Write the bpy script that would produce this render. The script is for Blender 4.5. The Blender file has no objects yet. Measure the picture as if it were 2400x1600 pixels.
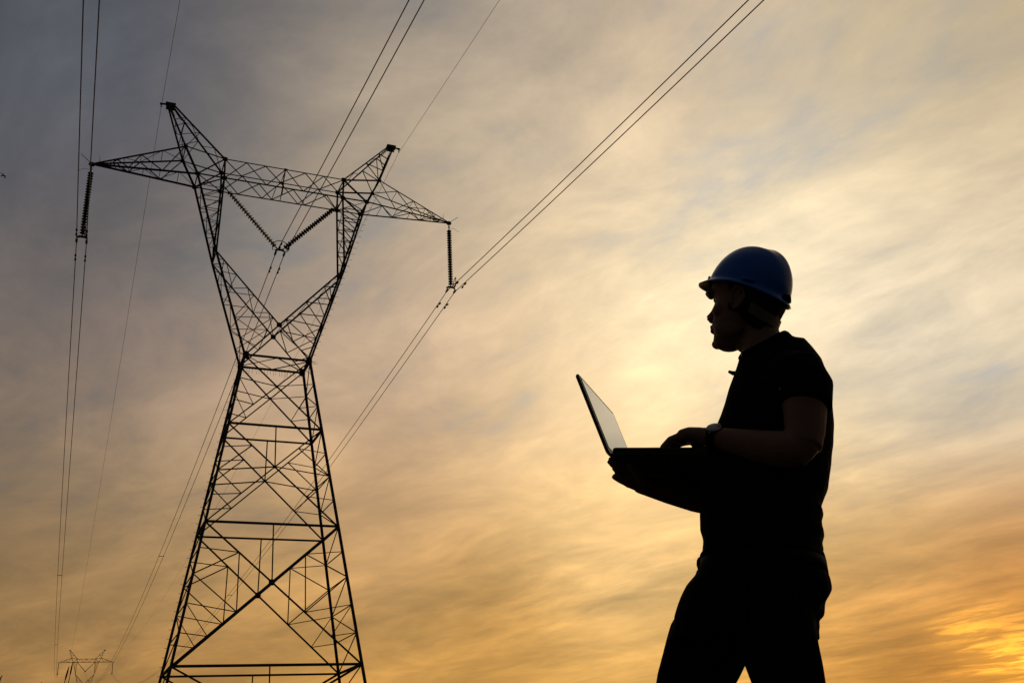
import bpy, bmesh, math, random
from mathutils import Vector, Matrix, Euler, noise

random.seed(11)
sc = bpy.context.scene
COL = sc.collection
R = math.radians

# ------------------------------------------------------------------ camera
YAW, PITCH, ROLL = 0.4251, 0.4045, -0.0566          # heading from +Y towards +X, upward tilt, roll
CAM = Vector((-8.135, -47.023, 0.61))
fwd = Vector((math.sin(YAW) * math.cos(PITCH), math.cos(YAW) * math.cos(PITCH), math.sin(PITCH)))
rt = Vector((math.cos(YAW), -math.sin(YAW), 0.0))
up = rt.cross(fwd)
cr = math.cos(ROLL) * rt + math.sin(ROLL) * up
cu = -math.sin(ROLL) * rt + math.cos(ROLL) * up
cam_d = bpy.data.cameras.new('camera')
cam = bpy.data.objects.new('camera', cam_d)
COL.objects.link(cam)
m = Matrix((cr, cu, -fwd)).transposed().to_4x4()
m.translation = CAM
cam.matrix_world = m
cam_d.sensor_width = 36.0
cam_d.lens = 34.97
cam_d.clip_start = 0.05
cam_d.clip_end = 6000
sc.camera = cam

# ------------------------------------------------------------------ sky
# dusk cloud colours of the sky: (azimuth from the view heading, elevation, linear rgb), degrees
#SKY_BEGIN
SKY = [
    (26.02, 8.15, 420, 1.8, (0.3813, 0.1620, 0.0369)),
    (22.58, 7.29, 420, 1.8, (0.4125, 0.1746, 0.0369)),
    (18.58, 6.30, 420, 1.8, (0.5029, 0.2232, 0.0452)),
    (20.31, 4.34, 420, 1.8, (0.4564, 0.1683, 0.0160)),
    (25.44, 6.54, 420, 1.8, (0.4452, 0.1683, 0.0232)),
    (20.29, 9.52, 420, 1.8, (0.9047, 0.5647, 0.2086)),
    (24.09, 17.09, 420, 1.8, (0.5149, 0.4793, 0.4125)),
    (21.27, 18.76, 420, 1.8, (0.5520, 0.5029, 0.4233)),
    (26.60, 18.42, 420, 1.8, (0.7758, 0.6445, 0.4452)),
    (-1.86, 6.99, 420, 1.8, (0.4564, 0.2232, 0.0513)),
    (5.39, 10.71, 420, 1.8, (1.0000, 0.6724, 0.2961)),
    (-8.48, 12.80, 420, 1.8, (0.4020, 0.2462, 0.1329)),
    (18.92, 16.33, 420, 1.8, (0.8388, 0.6445, 0.3712)),
    (-30.95, 37.75, 170, 1, (0.0742, 0.0802, 0.0908)),
    (-23.74, 39.22, 170, 1, (0.0931, 0.1022, 0.1274)),
    (-15.41, 40.31, 170, 1, (0.1981, 0.1683, 0.1470)),
    (-6.42, 40.79, 170, 1, (0.2705, 0.2307, 0.2016)),
    (2.82, 40.55, 170, 1, (0.4342, 0.3564, 0.2705)),
    (11.86, 39.60, 170, 1, (0.5647, 0.4342, 0.3005)),
    (20.28, 38.03, 170, 1, (0.5906, 0.4678, 0.3185)),
    (27.12, 36.25, 170, 1, (0.5029, 0.4072, 0.2705)),
    (32.33, 34.56, 170, 1, (0.4125, 0.3278, 0.2086)),
    (-30.03, 33.01, 170, 1, (0.0648, 0.0762, 0.0976)),
    (-23.07, 34.25, 170, 1, (0.0931, 0.1022, 0.1356)),
    (-15.08, 35.16, 170, 1, (0.1620, 0.1529, 0.1500)),
    (-6.50, 35.54, 170, 1, (0.4910, 0.3916, 0.2705)),
    (2.31, 35.29, 170, 1, (0.4072, 0.3325, 0.2542)),
    (10.96, 34.42, 170, 1, (0.6584, 0.5149, 0.3515)),
    (19.08, 33.02, 170, 1, (0.7454, 0.5906, 0.3968)),
    (25.73, 31.43, 170, 1, (0.6308, 0.5089, 0.3372)),
    (30.85, 29.93, 170, 1, (0.5647, 0.4564, 0.3005)),
    (-29.12, 27.67, 170, 1, (0.1070, 0.0999, 0.1022)),
    (-22.40, 28.64, 170, 1, (0.1500, 0.1301, 0.1274)),
    (-14.75, 29.34, 170, 1, (0.3813, 0.2961, 0.2159)),
    (-6.59, 29.59, 170, 1, (0.4342, 0.3419, 0.2423)),
    (1.80, 29.33, 170, 1, (0.6724, 0.5271, 0.3515)),
    (10.06, 28.56, 170, 1, (0.9387, 0.7379, 0.4793)),
    (17.87, 27.34, 170, 1, (1.0000, 0.8714, 0.6038)),
    (24.33, 25.99, 170, 1, (0.8550, 0.6795, 0.4564)),
    (29.34, 24.71, 170, 1, (0.7913, 0.6308, 0.4233)),
    (-28.27, 22.22, 170, 1, (0.1683, 0.1384, 0.1221)),
    (-21.79, 22.92, 170, 1, (0.2502, 0.1946, 0.1746)),
    (-14.46, 23.39, 170, 1, (0.4125, 0.3050, 0.2232)),
    (-6.66, 23.51, 170, 1, (0.5583, 0.4020, 0.2831)),
    (1.34, 23.23, 170, 1, (0.8228, 0.5972, 0.3613)),
    (9.24, 22.55, 170, 1, (0.9823, 0.8070, 0.5029)),
    (16.76, 21.53, 170, 1, (0.9560, 0.7913, 0.5395)),
    (23.03, 20.42, 170, 1, (0.6308, 0.5583, 0.4452)),
    (27.93, 19.38, 170, 1, (0.6867, 0.5972, 0.4342)),
    (-27.49, 16.77, 170, 1, (0.2159, 0.1559, 0.1070)),
    (-21.23, 17.19, 170, 1, (0.2918, 0.2122, 0.1590)),
    (-14.19, 17.43, 170, 1, (0.4452, 0.3050, 0.1912)),
    (-6.73, 17.42, 170, 1, (0.4969, 0.3467, 0.2270)),
    (0.92, 17.12, 170, 1, (0.7758, 0.5457, 0.3050)),
    (8.49, 16.53, 170, 1, (0.9560, 0.7231, 0.4125)),
    (15.74, 15.72, 170, 1, (0.9387, 0.7084, 0.4125)),
    (21.82, 14.84, 170, 1, (0.7529, 0.6172, 0.4125)),
    (26.60, 14.03, 170, 1, (0.6172, 0.4793, 0.3050)),
    (-26.85, 12.04, 170, 1, (0.2462, 0.1714, 0.0953)),
    (-20.77, 12.23, 170, 1, (0.4342, 0.2918, 0.1470)),
    (-13.97, 12.29, 170, 1, (0.5149, 0.3325, 0.1470)),
    (-6.78, 12.17, 170, 1, (0.4564, 0.2874, 0.1441)),
    (0.58, 11.85, 170, 1, (0.7305, 0.4564, 0.1981)),
    (7.88, 11.34, 170, 1, (0.9560, 0.6376, 0.2961)),
    (14.90, 10.69, 170, 1, (0.9216, 0.6172, 0.2542)),
    (20.82, 10.01, 170, 1, (0.8550, 0.5333, 0.2086)),
    (25.51, 9.39, 170, 1, (0.5776, 0.3050, 0.1070)),
    (-26.42, 8.79, 170, 1, (0.2664, 0.1590, 0.0578)),
    (-20.47, 8.83, 170, 1, (0.3140, 0.1946, 0.0844)),
    (-13.82, 8.77, 170, 1, (0.4452, 0.2542, 0.0802)),
    (-6.82, 8.57, 170, 1, (0.4793, 0.2705, 0.0802)),
    (0.36, 8.24, 170, 1, (0.7758, 0.4397, 0.1170)),
    (7.48, 7.79, 170, 1, (0.9473, 0.5520, 0.1500)),
    (14.34, 7.24, 170, 1, (0.8550, 0.4621, 0.1022)),
    (20.15, 6.69, 170, 1, (0.5906, 0.2874, 0.0612)),
    (24.77, 6.20, 170, 1, (0.4910, 0.1946, 0.0319)),
    (-26.09, 6.23, 170, 1, (0.2664, 0.1274, 0.0296)),
    (-20.23, 6.16, 170, 1, (0.4452, 0.2016, 0.0343)),
    (-13.71, 6.00, 170, 1, (0.4910, 0.2307, 0.0423)),
    (-6.84, 5.76, 170, 1, (0.5333, 0.2542, 0.0423)),
    (0.18, 5.42, 170, 1, (0.5271, 0.2462, 0.0395)),
    (7.17, 5.00, 170, 1, (0.5972, 0.2705, 0.0369)),
    (13.91, 4.53, 170, 1, (0.6308, 0.2747, 0.0319)),
    (19.64, 4.08, 170, 1, (0.5395, 0.2086, 0.0212)),
    (24.20, 3.69, 170, 1, (0.5776, 0.1812, 0.0103)),
]
SKY_OUT = [
    (-60, 10, 10, 0.02, (0.1000, 0.0750, 0.0500)),
    (60, 10, 10, 0.02, (0.2500, 0.1600, 0.0800)),
    (-60, 45, 10, 0.02, (0.0450, 0.0480, 0.0550)),
    (60, 45, 10, 0.02, (0.1400, 0.1200, 0.1000)),
    (0, 75, 10, 0.02, (0.1000, 0.0950, 0.0900)),
    (-130, 15, 8, 0.02, (0.0300, 0.0300, 0.0340)),
    (130, 15, 8, 0.02, (0.0340, 0.0320, 0.0340)),
    (180, 15, 8, 0.02, (0.0220, 0.0230, 0.0270)),
    (180, 55, 8, 0.02, (0.0300, 0.0320, 0.0370)),
    (-120, 60, 8, 0.02, (0.0340, 0.0360, 0.0420)),
    (120, 60, 8, 0.02, (0.0450, 0.0450, 0.0470)),
    (0, -60, 6, 0.02, (0.0200, 0.0160, 0.0100)),
    (180, -40, 6, 0.02, (0.0120, 0.0110, 0.0100)),
]
#SKY_END
SUN_AZ, SUN_EL = 25.5, 2.5
FIRE = ((21.79, 5.00, 6000, 0.45), (22.94, 5.18, 6000, 0.85), (24.17, 5.31, 6000, 0.45), (25.25, 5.74, 5000, 0.15), (22.53, 3.28, 6000, 0.35), (23.76, 3.50, 6000, 0.9), (24.98, 3.72, 5000, 1.1), (25.97, 3.83, 3000, 0.9), (24.12, 4.21, 500, 0.06))

class NT:
    def __init__(s, tree): s.t = tree; s.n = tree.nodes; s.l = tree.links
    def new(s, ty, **kw):
        nd = s.n.new(ty)
        for k, v in kw.items(): setattr(nd, k, v)
        return nd
    def put(s, sock, v):
        if hasattr(v, 'is_output') or isinstance(v, bpy.types.NodeSocket): s.l.new(v, sock)
        else: sock.default_value = v
    def math(s, op, a, b=0.0, c=0.0, clamp=False):
        nd = s.new('ShaderNodeMath', operation=op, use_clamp=clamp)
        s.put(nd.inputs[0], a); s.put(nd.inputs[1], b); s.put(nd.inputs[2], c)
        return nd.outputs[0]
    def vec(s, op, a, b=(0, 0, 0), scale=None):
        nd = s.new('ShaderNodeVectorMath', operation=op)
        s.put(nd.inputs[0], a)
        if op != 'NORMALIZE' and op != 'SCALE': s.put(nd.inputs[1], b)
        if scale is not None: s.put(nd.inputs[3], scale)
        return nd.outputs['Value'] if op in ('DOT_PRODUCT', 'LENGTH') else nd.outputs[0]
    def comb(s, x, y, z):
        nd = s.new('ShaderNodeCombineXYZ')
        s.put(nd.inputs[0], x); s.put(nd.inputs[1], y); s.put(nd.inputs[2], z)
        return nd.outputs[0]
    def noise(s, v, scale, detail=6.0, rough=0.55, dist=0.0):
        nd = s.new('ShaderNodeTexNoise')
        s.put(nd.inputs['Vector'], v); nd.inputs['Scale'].default_value = scale
        nd.inputs['Detail'].default_value = detail; nd.inputs['Roughness'].default_value = rough
        nd.inputs['Distortion'].default_value = dist
        return nd.outputs[0]
    def smooth(s, v, lo, hi, a=0.0, b=1.0):
        nd = s.new('ShaderNodeMapRange', interpolation_type='SMOOTHSTEP')
        s.put(nd.inputs[0], v)
        for i, q in enumerate((lo, hi, a, b)): nd.inputs[i + 1].default_value = q
        return nd.outputs[0]

def sdir(az, el):
    a = YAW + R(az); e = R(el)
    return Vector((math.sin(a) * math.cos(e), math.cos(a) * math.cos(e), math.sin(e)))

world = bpy.data.worlds.new('World')
sc.world = world
world.use_nodes = True
wt = NT(world.node_tree)
wt.n.clear()
gen = wt.new('ShaderNodeTexCoord').outputs['Generated']
D = wt.vec('NORMALIZE', gen)
csum = None; wsum = None
for pts in (SKY, SKY_OUT):
    for az, el, kap, wgt, col in pts:
        dt = wt.vec('DOT_PRODUCT', D, tuple(sdir(az, el)))
        w = wt.math('MULTIPLY', wt.math('EXPONENT', wt.math('MULTIPLY_ADD', dt, kap, -kap)), wgt)
        cv = wt.vec('SCALE', col, scale=w)
        csum = cv if csum is None else wt.vec('ADD', csum, cv)
        wsum = w if wsum is None else wt.math('ADD', wsum, w)
base = wt.vec('SCALE', csum, scale=wt.math('DIVIDE', 1.0, wsum))
# cloud deck: the view direction meets a flat layer; streaks run along one wind direction
WIND = -47.0
dx = wt.vec('DOT_PRODUCT', D, tuple(sdir(WIND + 90, 0)))      # across the streaks
dy = wt.vec('DOT_PRODUCT', D, tuple(sdir(WIND, 0)))           # along the streaks
dz = wt.vec('DOT_PRODUCT', D, (0, 0, 1))
inv = wt.math('DIVIDE', 1.0, wt.math('ADD', wt.math('MAXIMUM', dz, 0.0), 0.13))
ax = wt.math('MULTIPLY', dx, inv)
ay = wt.math('MULTIPLY', dy, inv)
warp = wt.noise(wt.comb(ax, ay, 0.0), 0.8, 2.0)
wc = wt.math('SUBTRACT', warp, 0.5)
axw = wt.math('MULTIPLY_ADD', wc, 0.34, ax)
def c0(v): return wt.math('SUBTRACT', v, 0.5)
streak = wt.noise(wt.comb(wt.math('MULTIPLY', axw, 1.9), wt.math('MULTIPLY', ay, 0.62), 3.7), 1.0, 5.0, 0.50, 0.25)
fine = wt.noise(wt.comb(wt.math('MULTIPLY', axw, 3.4), wt.math('MULTIPLY', ay, 1.35), 9.1), 2.2, 8.0, 0.63, 0.5)
blot = wt.noise(wt.comb(wt.math('MULTIPLY', axw, 1.25), wt.math('MULTIPLY', ay, 0.85), 5.5), 2.3, 8.0, 0.62, 0.45)
wisp = wt.noise(wt.comb(wt.math('MULTIPLY', axw, 1.6), ay, 12.5), 6.0, 6.0, 0.6, 0.6)
patch = wt.smooth(wt.noise(wt.comb(ax, ay, 21.0), 1.3, 2.0), 0.38, 0.66)  # some parts of the layer are combed out, others smooth
hi = wt.smooth(dz, 0.34, 0.66)                                # higher up the layer is blotchy, lower down streaky
fS = wt.math('MULTIPLY_ADD', c0(streak), 0.90, wt.math('MULTIPLY_ADD', wt.math('MULTIPLY', c0(fine), patch), 0.60, wt.math('MULTIPLY_ADD', c0(blot), 0.80, wt.math('MULTIPLY', c0(wisp), 0.22))))
fB = wt.math('MULTIPLY_ADD', c0(blot), 1.25, wt.math('MULTIPLY_ADD', c0(streak), 0.35, wt.math('MULTIPLY', c0(wisp), 0.26)))
mixn = wt.new('ShaderNodeMix', data_type='FLOAT')
wt.put(mixn.inputs[0], hi); wt.put(mixn.inputs[2], fS); wt.put(mixn.inputs[3], fB)
cf = mixn.outputs[0]
gain = wt.comb(wt.math('EXPONENT', wt.math('MULTIPLY', cf, 1.30)),
               wt.math('EXPONENT', wt.math('MULTIPLY', cf, 1.18)),
               wt.math('EXPONENT', wt.math('MULTIPLY', cf, 0.95)))
clouds = wt.vec('MULTIPLY', base, gain)
# thin places where the grey-blue of the upper sky comes through
thin = wt.math('MULTIPLY_ADD', c0(blot), -1.3, wt.math('MULTIPLY_ADD', c0(streak), -1.2, wt.math('MULTIPLY_ADD', c0(wisp), -0.5, wt.math('MULTIPLY', c0(fine), -0.5))))
thin = wt.math('MULTIPLY', wt.smooth(thin, 0.0, 0.60), wt.smooth(dz, 0.16, 0.40, 0.0, 0.9))
lum = wt.vec('DOT_PRODUCT', clouds, (0.30, 0.55, 0.15))
grey = wt.vec('SCALE', (0.96, 0.99, 1.02), scale=lum)
mx = wt.new('ShaderNodeMix', data_type='VECTOR')
wt.put(mx.inputs[0], thin); wt.put(mx.inputs[4], clouds); wt.put(mx.inputs[5], grey)
clouds = mx.outputs[1]
# fiery gaps in the cloud close to the setting sun
fire = None
for az, el, kap, st_ in FIRE:
    g = wt.vec('DOT_PRODUCT', D, tuple(sdir(az, el)))
    lobe = wt.math('EXPONENT', wt.math('MULTIPLY_ADD', g, kap, -kap))
    gap = wt.math('MULTIPLY', lobe, wt.smooth(wt.math('MULTIPLY_ADD', fine, 0.7, wt.math('MULTIPLY', streak, 0.3)), 0.44, 0.57, 0.16 * st_, 0.72 * st_))
    f_ = wt.vec('SCALE', (1.0, 0.43, 0.025), scale=gap)
    clouds = wt.vec('ADD', clouds, f_)
nish = wt.new('ShaderNodeTexSky', sky_type='NISHITA', sun_disc=False)
nish.sun_elevation = R(SUN_EL)
nish.sun_rotation = YAW + R(SUN_AZ)
nish.air_density = 1.5; nish.dust_density = 3.0
bg1 = wt.new('ShaderNodeBackground'); wt.put(bg1.inputs[0], nish.outputs[0]); bg1.inputs[1].default_value = 0.0008
bg2 = wt.new('ShaderNodeBackground'); wt.put(bg2.inputs[0], clouds); bg2.inputs[1].default_value = 1.06
add = wt.new('ShaderNodeAddShader')
wt.l.new(bg1.outputs[0], add.inputs[0]); wt.l.new(bg2.outputs[0], add.inputs[1])
world.cycles.sampling_method = 'MANUAL'; world.cycles.sample_map_resolution = 256
outw = wt.new('ShaderNodeOutputWorld')
wt.l.new(add.outputs[0], outw.inputs[0])

# ------------------------------------------------------------------ sun (low, veiled by cloud)
sd = bpy.data.lights.new('sun', 'SUN')
sd.energy = 0.15
sd.angle = R(10)
sd.color = (1.0, 0.62, 0.30)
sun = bpy.data.objects.new('sun', sd)
COL.objects.link(sun)
sun.rotation_euler = sdir(SUN_AZ, SUN_EL).to_track_quat('Z', 'Y').to_euler()
sun.location = (40, 40, 60)

# ------------------------------------------------------------------ view
sc.view_settings.view_transform = 'Standard'
sc.view_settings.look = 'None'
sc.view_settings.exposure = 0.0
sc.view_settings.gamma = 1.0
sc.view_settings.use_curve_mapping = False
sc.render.engine = 'CYCLES'

# ------------------------------------------------------------------ helpers
def tag(o, label=None, cat=None, group=None, kind=None):
    if label: o['label'] = label
    if cat: o['category'] = cat
    if group: o['group'] = group
    if kind: o['kind'] = kind
    return o

def empty(name, loc=(0, 0, 0), rz=0.0):
    o = bpy.data.objects.new(name, None)
    COL.objects.link(o)
    o.location = loc; o.rotation_euler = (0, 0, rz)
    o.empty_display_size = 0.3
    return o

def obj(name, me, mt=None, parent=None):
    o = bpy.data.objects.new(name, me)
    COL.objects.link(o)
    if mt and not me.materials: me.materials.append(mt)
    o.parent = parent
    return o

def mesh(name, vs, fs, smooth=True):
    me = bpy.data.meshes.new(name)
    me.from_pydata([tuple(v) for v in vs], [], fs)
    if smooth: me.polygons.foreach_set('use_smooth', [True] * len(me.polygons))
    me.update()
    return me

class MB:
    """collects closed pieces into one mesh"""
    def __init__(s): s.v = []; s.f = []
    def add(s, vs, fs):
        o = len(s.v); s.v += [Vector(v) for v in vs]; s.f += [tuple(i + o for i in f) for f in fs]
    def rings(s, rings, cap=True):
        n = len(rings[0]); vs = [p for r in rings for p in r]; fs = []
        for i in range(len(rings) - 1):
            for j in range(n):
                a = i * n + j; b = i * n + (j + 1) % n
                fs.append((a, b, b + n, a + n))
        if cap:
            fs.append(tuple(range(n - 1, -1, -1)))
            fs.append(tuple((len(rings) - 1) * n + j for j in range(n)))
        s.add(vs, fs)
    def tube(s, pts, rad, n=12, up=(0, 0, 1), flat=1.0, ends=True):
        """chain of round sections; rad may be numbers or (r_side, r_up)"""
        pts = [Vector(p) for p in pts]; rings = []
        for i, p in enumerate(pts):
            t = (pts[min(i + 1, len(pts) - 1)] - pts[max(i - 1, 0)]).normalized()
            u = Vector(up)
            sd_ = t.cross(u)
            if sd_.length < 1e-4: sd_ = t.cross(Vector((0, 1, 0)))
            sd_.normalize(); u = sd_.cross(t)
            r = rad[i] if isinstance(rad, (list, tuple)) else rad
            r1, r2 = r if isinstance(r, (list, tuple)) else (r, r * flat)
            if ends and i == 0:
                for q in (0.35, 0.75): rings.append([p - t * (r1 * 0.6 * (1 - q)) + (sd_ * math.cos(a) * r1 + u * math.sin(a) * r2) * q for a in [2 * math.pi * k / n for k in range(n)]])
            rings.append([p + sd_ * math.cos(a) * r1 + u * math.sin(a) * r2 for a in [2 * math.pi * k / n for k in range(n)]])
            if ends and i == len(pts) - 1:
                for q in (0.75, 0.35): rings.append([p + t * (r1 * 0.6 * (1 - q)) + (sd_ * math.cos(a) * r1 + u * math.sin(a) * r2) * q for a in [2 * math.pi * k / n for k in range(n)]])
        s.rings(rings)
    def ball(s, c, r, M=None, nu=14, nv=9):
        c = Vector(c); rings = []
        rx, ry, rz = r if isinstance(r, (list, tuple)) else (r, r, r)
        for i in range(1, nv):
            ph = math.pi * i / nv
            ring = []
            for j in range(nu):
                th = 2 * math.pi * j / nu
                q = Vector((rx * math.sin(ph) * math.cos(th), ry * math.sin(ph) * math.sin(th), -rz * math.cos(ph)))
                ring.append(c + (M @ q if M else q))
            rings.append(ring)
        s.rings(rings)
    def box(s, c, ex, ey, ez, hx, hy, hz):
        c = Vector(c); ex = Vector(ex); ey = Vector(ey); ez = Vector(ez)
        vs = [c + ex * (hx * a) + ey * (hy * b) + ez * (hz * d) for d in (-1, 1) for b in (-1, 1) for a in (-1, 1)]
        s.add(vs, [(0, 2, 3, 1), (4, 5, 7, 6), (0, 1, 5, 4), (2, 6, 7, 3), (0, 4, 6, 2), (1, 3, 7, 5)])
    def mesh(s, name, smooth=True): return mesh(name, s.v, s.f, smooth)
    def build(s, name, mt, parent=None, smooth=True): return obj(name, s.mesh(name, smooth), mt, parent)

def remesh(mb, name, mt, parent, voxel, smooth_it=4, smooth_f=0.5, extra=None):
    """fuse the collected pieces into one continuous surface"""
    tmp = obj('tmp', mb.mesh(name), None)
    md = tmp.modifiers.new('r', 'REMESH'); md.mode = 'VOXEL'; md.voxel_size = voxel; md.use_smooth_shade = True
    if smooth_it:
        ms = tmp.modifiers.new('s', 'SMOOTH'); ms.iterations = smooth_it; ms.factor = smooth_f
    dg = bpy.context.evaluated_depsgraph_get(); dg.update()
    me = bpy.data.meshes.new_from_object(tmp.evaluated_get(dg))
    me.name = name
    bpy.data.objects.remove(tmp)
    if extra:
        cs = [(v.co.copy(), v.normal.copy()) for v in me.vertices]
        flat_ = [x for co, nr in cs for x in extra(co, nr)]
        me.vertices.foreach_set('co', flat_); me.update()
    me.polygons.foreach_set('use_smooth', [True] * len(me.polygons))
    me.materials.clear(); me.materials.append(mt)
    return obj(name, me, None, parent)

def mat(name, col, rough=0.7, metal=0.0, var=0.25, nscale=8.0, spec=0.5, bump=0.0, bscale=60.0, coat=0.0, trans=0.0, col2=None):
    mt = bpy.data.materials.new(name)
    mt.use_nodes = True
    t = NT(mt.node_tree)
    b = t.n['Principled BSDF']
    tc = t.new('ShaderNodeTexCoord').outputs['Object']
    nz = t.noise(tc, nscale, 5.0, 0.6)
    ramp = t.new('ShaderNodeMix', data_type='RGBA')
    t.put(ramp.inputs[0], nz)
    c2 = col2 if col2 else tuple(min(1.0, c * (1 + var)) for c in col)
    c1 = tuple(c * (1 - var) for c in col) if not col2 else col
    ramp.inputs[6].default_value = (*c1, 1); ramp.inputs[7].default_value = (*c2, 1)
    t.l.new(ramp.outputs[2], b.inputs['Base Color'])
    b.inputs['Roughness'].default_value = rough
    b.inputs['Metallic'].default_value = metal
    b.inputs['Specular IOR Level'].default_value = spec
    b.inputs['Coat Weight'].default_value = coat
    b.inputs['Coat Roughness'].default_value = 0.08
    b.inputs['Transmission Weight'].default_value = trans
    if bump:
        bn = t.new('ShaderNodeBump'); bn.inputs['Strength'].default_value = bump; bn.inputs['Distance'].default_value = 0.004
        t.put(bn.inputs['Height'], t.noise(tc, bscale, 4.0))
        t.l.new(bn.outputs[0], b.inputs['Normal'])
    return mt

M = {}
M['steel'] = mat('weathered_steel', (0.055, 0.048, 0.042), 0.75, 0.0, 0.4, 3.0, 0.2)
M['fitting'] = mat('dark_fitting', (0.04, 0.036, 0.034), 0.6, 0.0, 0.3, 10, 0.3)
M['cable'] = mat('aluminium_cable', (0.10, 0.09, 0.085), 0.6, 0.0, 0.2, 4.0, 0.3)
M['glass'] = mat('green_insulator_glass', (0.005, 0.02, 0.016), 0.45, 0.0, 0.3, 6, 0.5)
M['ground'] = mat('dry_field', (0.05, 0.045, 0.025), 0.95, 0.0, 0.5, 0.12, 0.1, 0.4, 2.0)
M['concrete'] = mat('footing_concrete', (0.25, 0.24, 0.22), 0.9, 0.0, 0.2, 3.0, 0.2)
M['skin'] = mat('skin', (0.20, 0.105, 0.065), 0.6, 0.0, 0.12, 20, 0.25, 0.15, 300)
M['shirt'] = mat('black_cotton', (0.006, 0.006, 0.007), 0.95, 0.0, 0.3, 30, 0.04, 0.3, 700)
M['denim'] = mat('dark_denim', (0.006, 0.007, 0.010), 0.95, 0.0, 0.4, 40, 0.04, 0.3, 900)
M['leather'] = mat('black_leather', (0.006, 0.005, 0.005), 0.8, 0.0, 0.3, 30, 0.06, 0.2, 200)
M['hair'] = mat('dark_hair', (0.010, 0.007, 0.005), 0.7, 0.0, 0.4, 120, 0.2, 0.6, 400)
M['helmet'] = mat('blue_helmet_plastic', (0.002, 0.11, 0.50), 0.26, 0.0, 0.06, 4, 0.35, 0.0, 60, 0.12)
M['band'] = mat('beige_plastic_strap', (0.16, 0.13, 0.10), 0.5, 0.0, 0.1, 20, 0.4)
M['plastic'] = mat('black_laptop_plastic_hat_shade', (0.010, 0.010, 0.010), 0.5, 0.0, 0.2, 40, 0.3)
M['key'] = mat('laptop_key', (0.014, 0.014, 0.014), 0.6, 0.0, 0.2, 40, 0.3)
M['lcd'] = mat('laptop_screen', (0.06, 0.055, 0.05), 0.12, 0.0, 0.04, 10, 0.8, 0.0, 60, 0.35)
M['watch'] = mat('watch_steel', (0.20, 0.195, 0.185), 0.3, 1.0, 0.05, 30, 0.5)
M['grass'] = mat('dry_grass', (0.06, 0.04, 0.015), 0.8, 0.0, 0.4, 60, 0.2)
M['bird'] = mat('bird_plumage', (0.03, 0.025, 0.022), 0.8, 0.0, 0.3, 20, 0.2)

# ------------------------------------------------------------------ ground
HC = 0.61
TY2, TZ2 = 380.92, 16.452                          # second tower: distance along the line, height of its hill
def terrain(x, y):
    t = max(0.0, min(1.0, (y - 60) / (TY2 - 60)))
    h = TZ2 * t * t * (3 - 2 * t)
    if y > TY2 + 30: h -= 0.05 * (y - TY2 - 30)
    f = max(0.0, min(1.0, (math.hypot(x - CAM.x, y - CAM.y) - 25) / 150))
    h *= max(0.0, 1 - max(0.0, abs(x) - 150) / 900)
    return h + f * 1.2 * noise.noise(Vector((x * 0.012, y * 0.012, 0.3)))
n = 130; half = 2600.0
gv = []; gf = []
for j in range(n + 1):
    for i in range(n + 1):
        a = (i / n * 2 - 1); b = (j / n * 2 - 1)
        x = half * a * abs(a) ** 1.2; y = half * b * abs(b) ** 1.2
        gv.append((x, y, terrain(x, y)))
for j in range(n):
    for i in range(n):
        a = j * (n + 1) + i
        gf.append((a, a + 1, a + n + 2, a + n + 1))
tag(obj('ground', mesh('ground', gv, gf), M['ground']), 'dark open field sloping up to a low hill', kind='structure')

# ------------------------------------------------------------------ lattice tower
# heights above the ground at the tower, half-widths across the line (x) and along it (y)
Z3, Z2, Z1, ZW, ZM, ZK, ZB, ZE, ZA, ZT, ZP = [z + HC for z in (4.584, 10.799, 15.611, 19.285, 21.096, 24.786, 29.176, 30.34, 30.691, 29.132, 33.573)]
A3, AW, B3, BW = 4.033, 1.604, 2.112, 0.784
XK, XC, XG, XE, XA, XP, BB, BA, XT = 3.299, 4.506, 3.161, 3.187, 5.22, 6.136, 0.675, 0.705, 9.57
def legp(z, sx, sy):
    t = (z - Z3) / (ZW - Z3)
    return Vector((sx * (A3 + (AW - A3) * t), sy * (B3 + (BW - B3) * t), z))
def lerp(a, b, t): return Vector(a) * (1 - t) + Vector(b) * t

MEMB = []       # (name, p, q, size, facing)
PLATES = []     # (centre, normal axis pair, half sizes)
def mem(name, p, q, size, face=(0, -1, 0)): MEMB.append((name, Vector(p), Vector(q), size, Vector(face)))
def plate(c, hx, hz, n_=(0, -1, 0), th=0.012): PLATES.append((Vector(c), hx, hz, Vector(n_), th))

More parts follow.
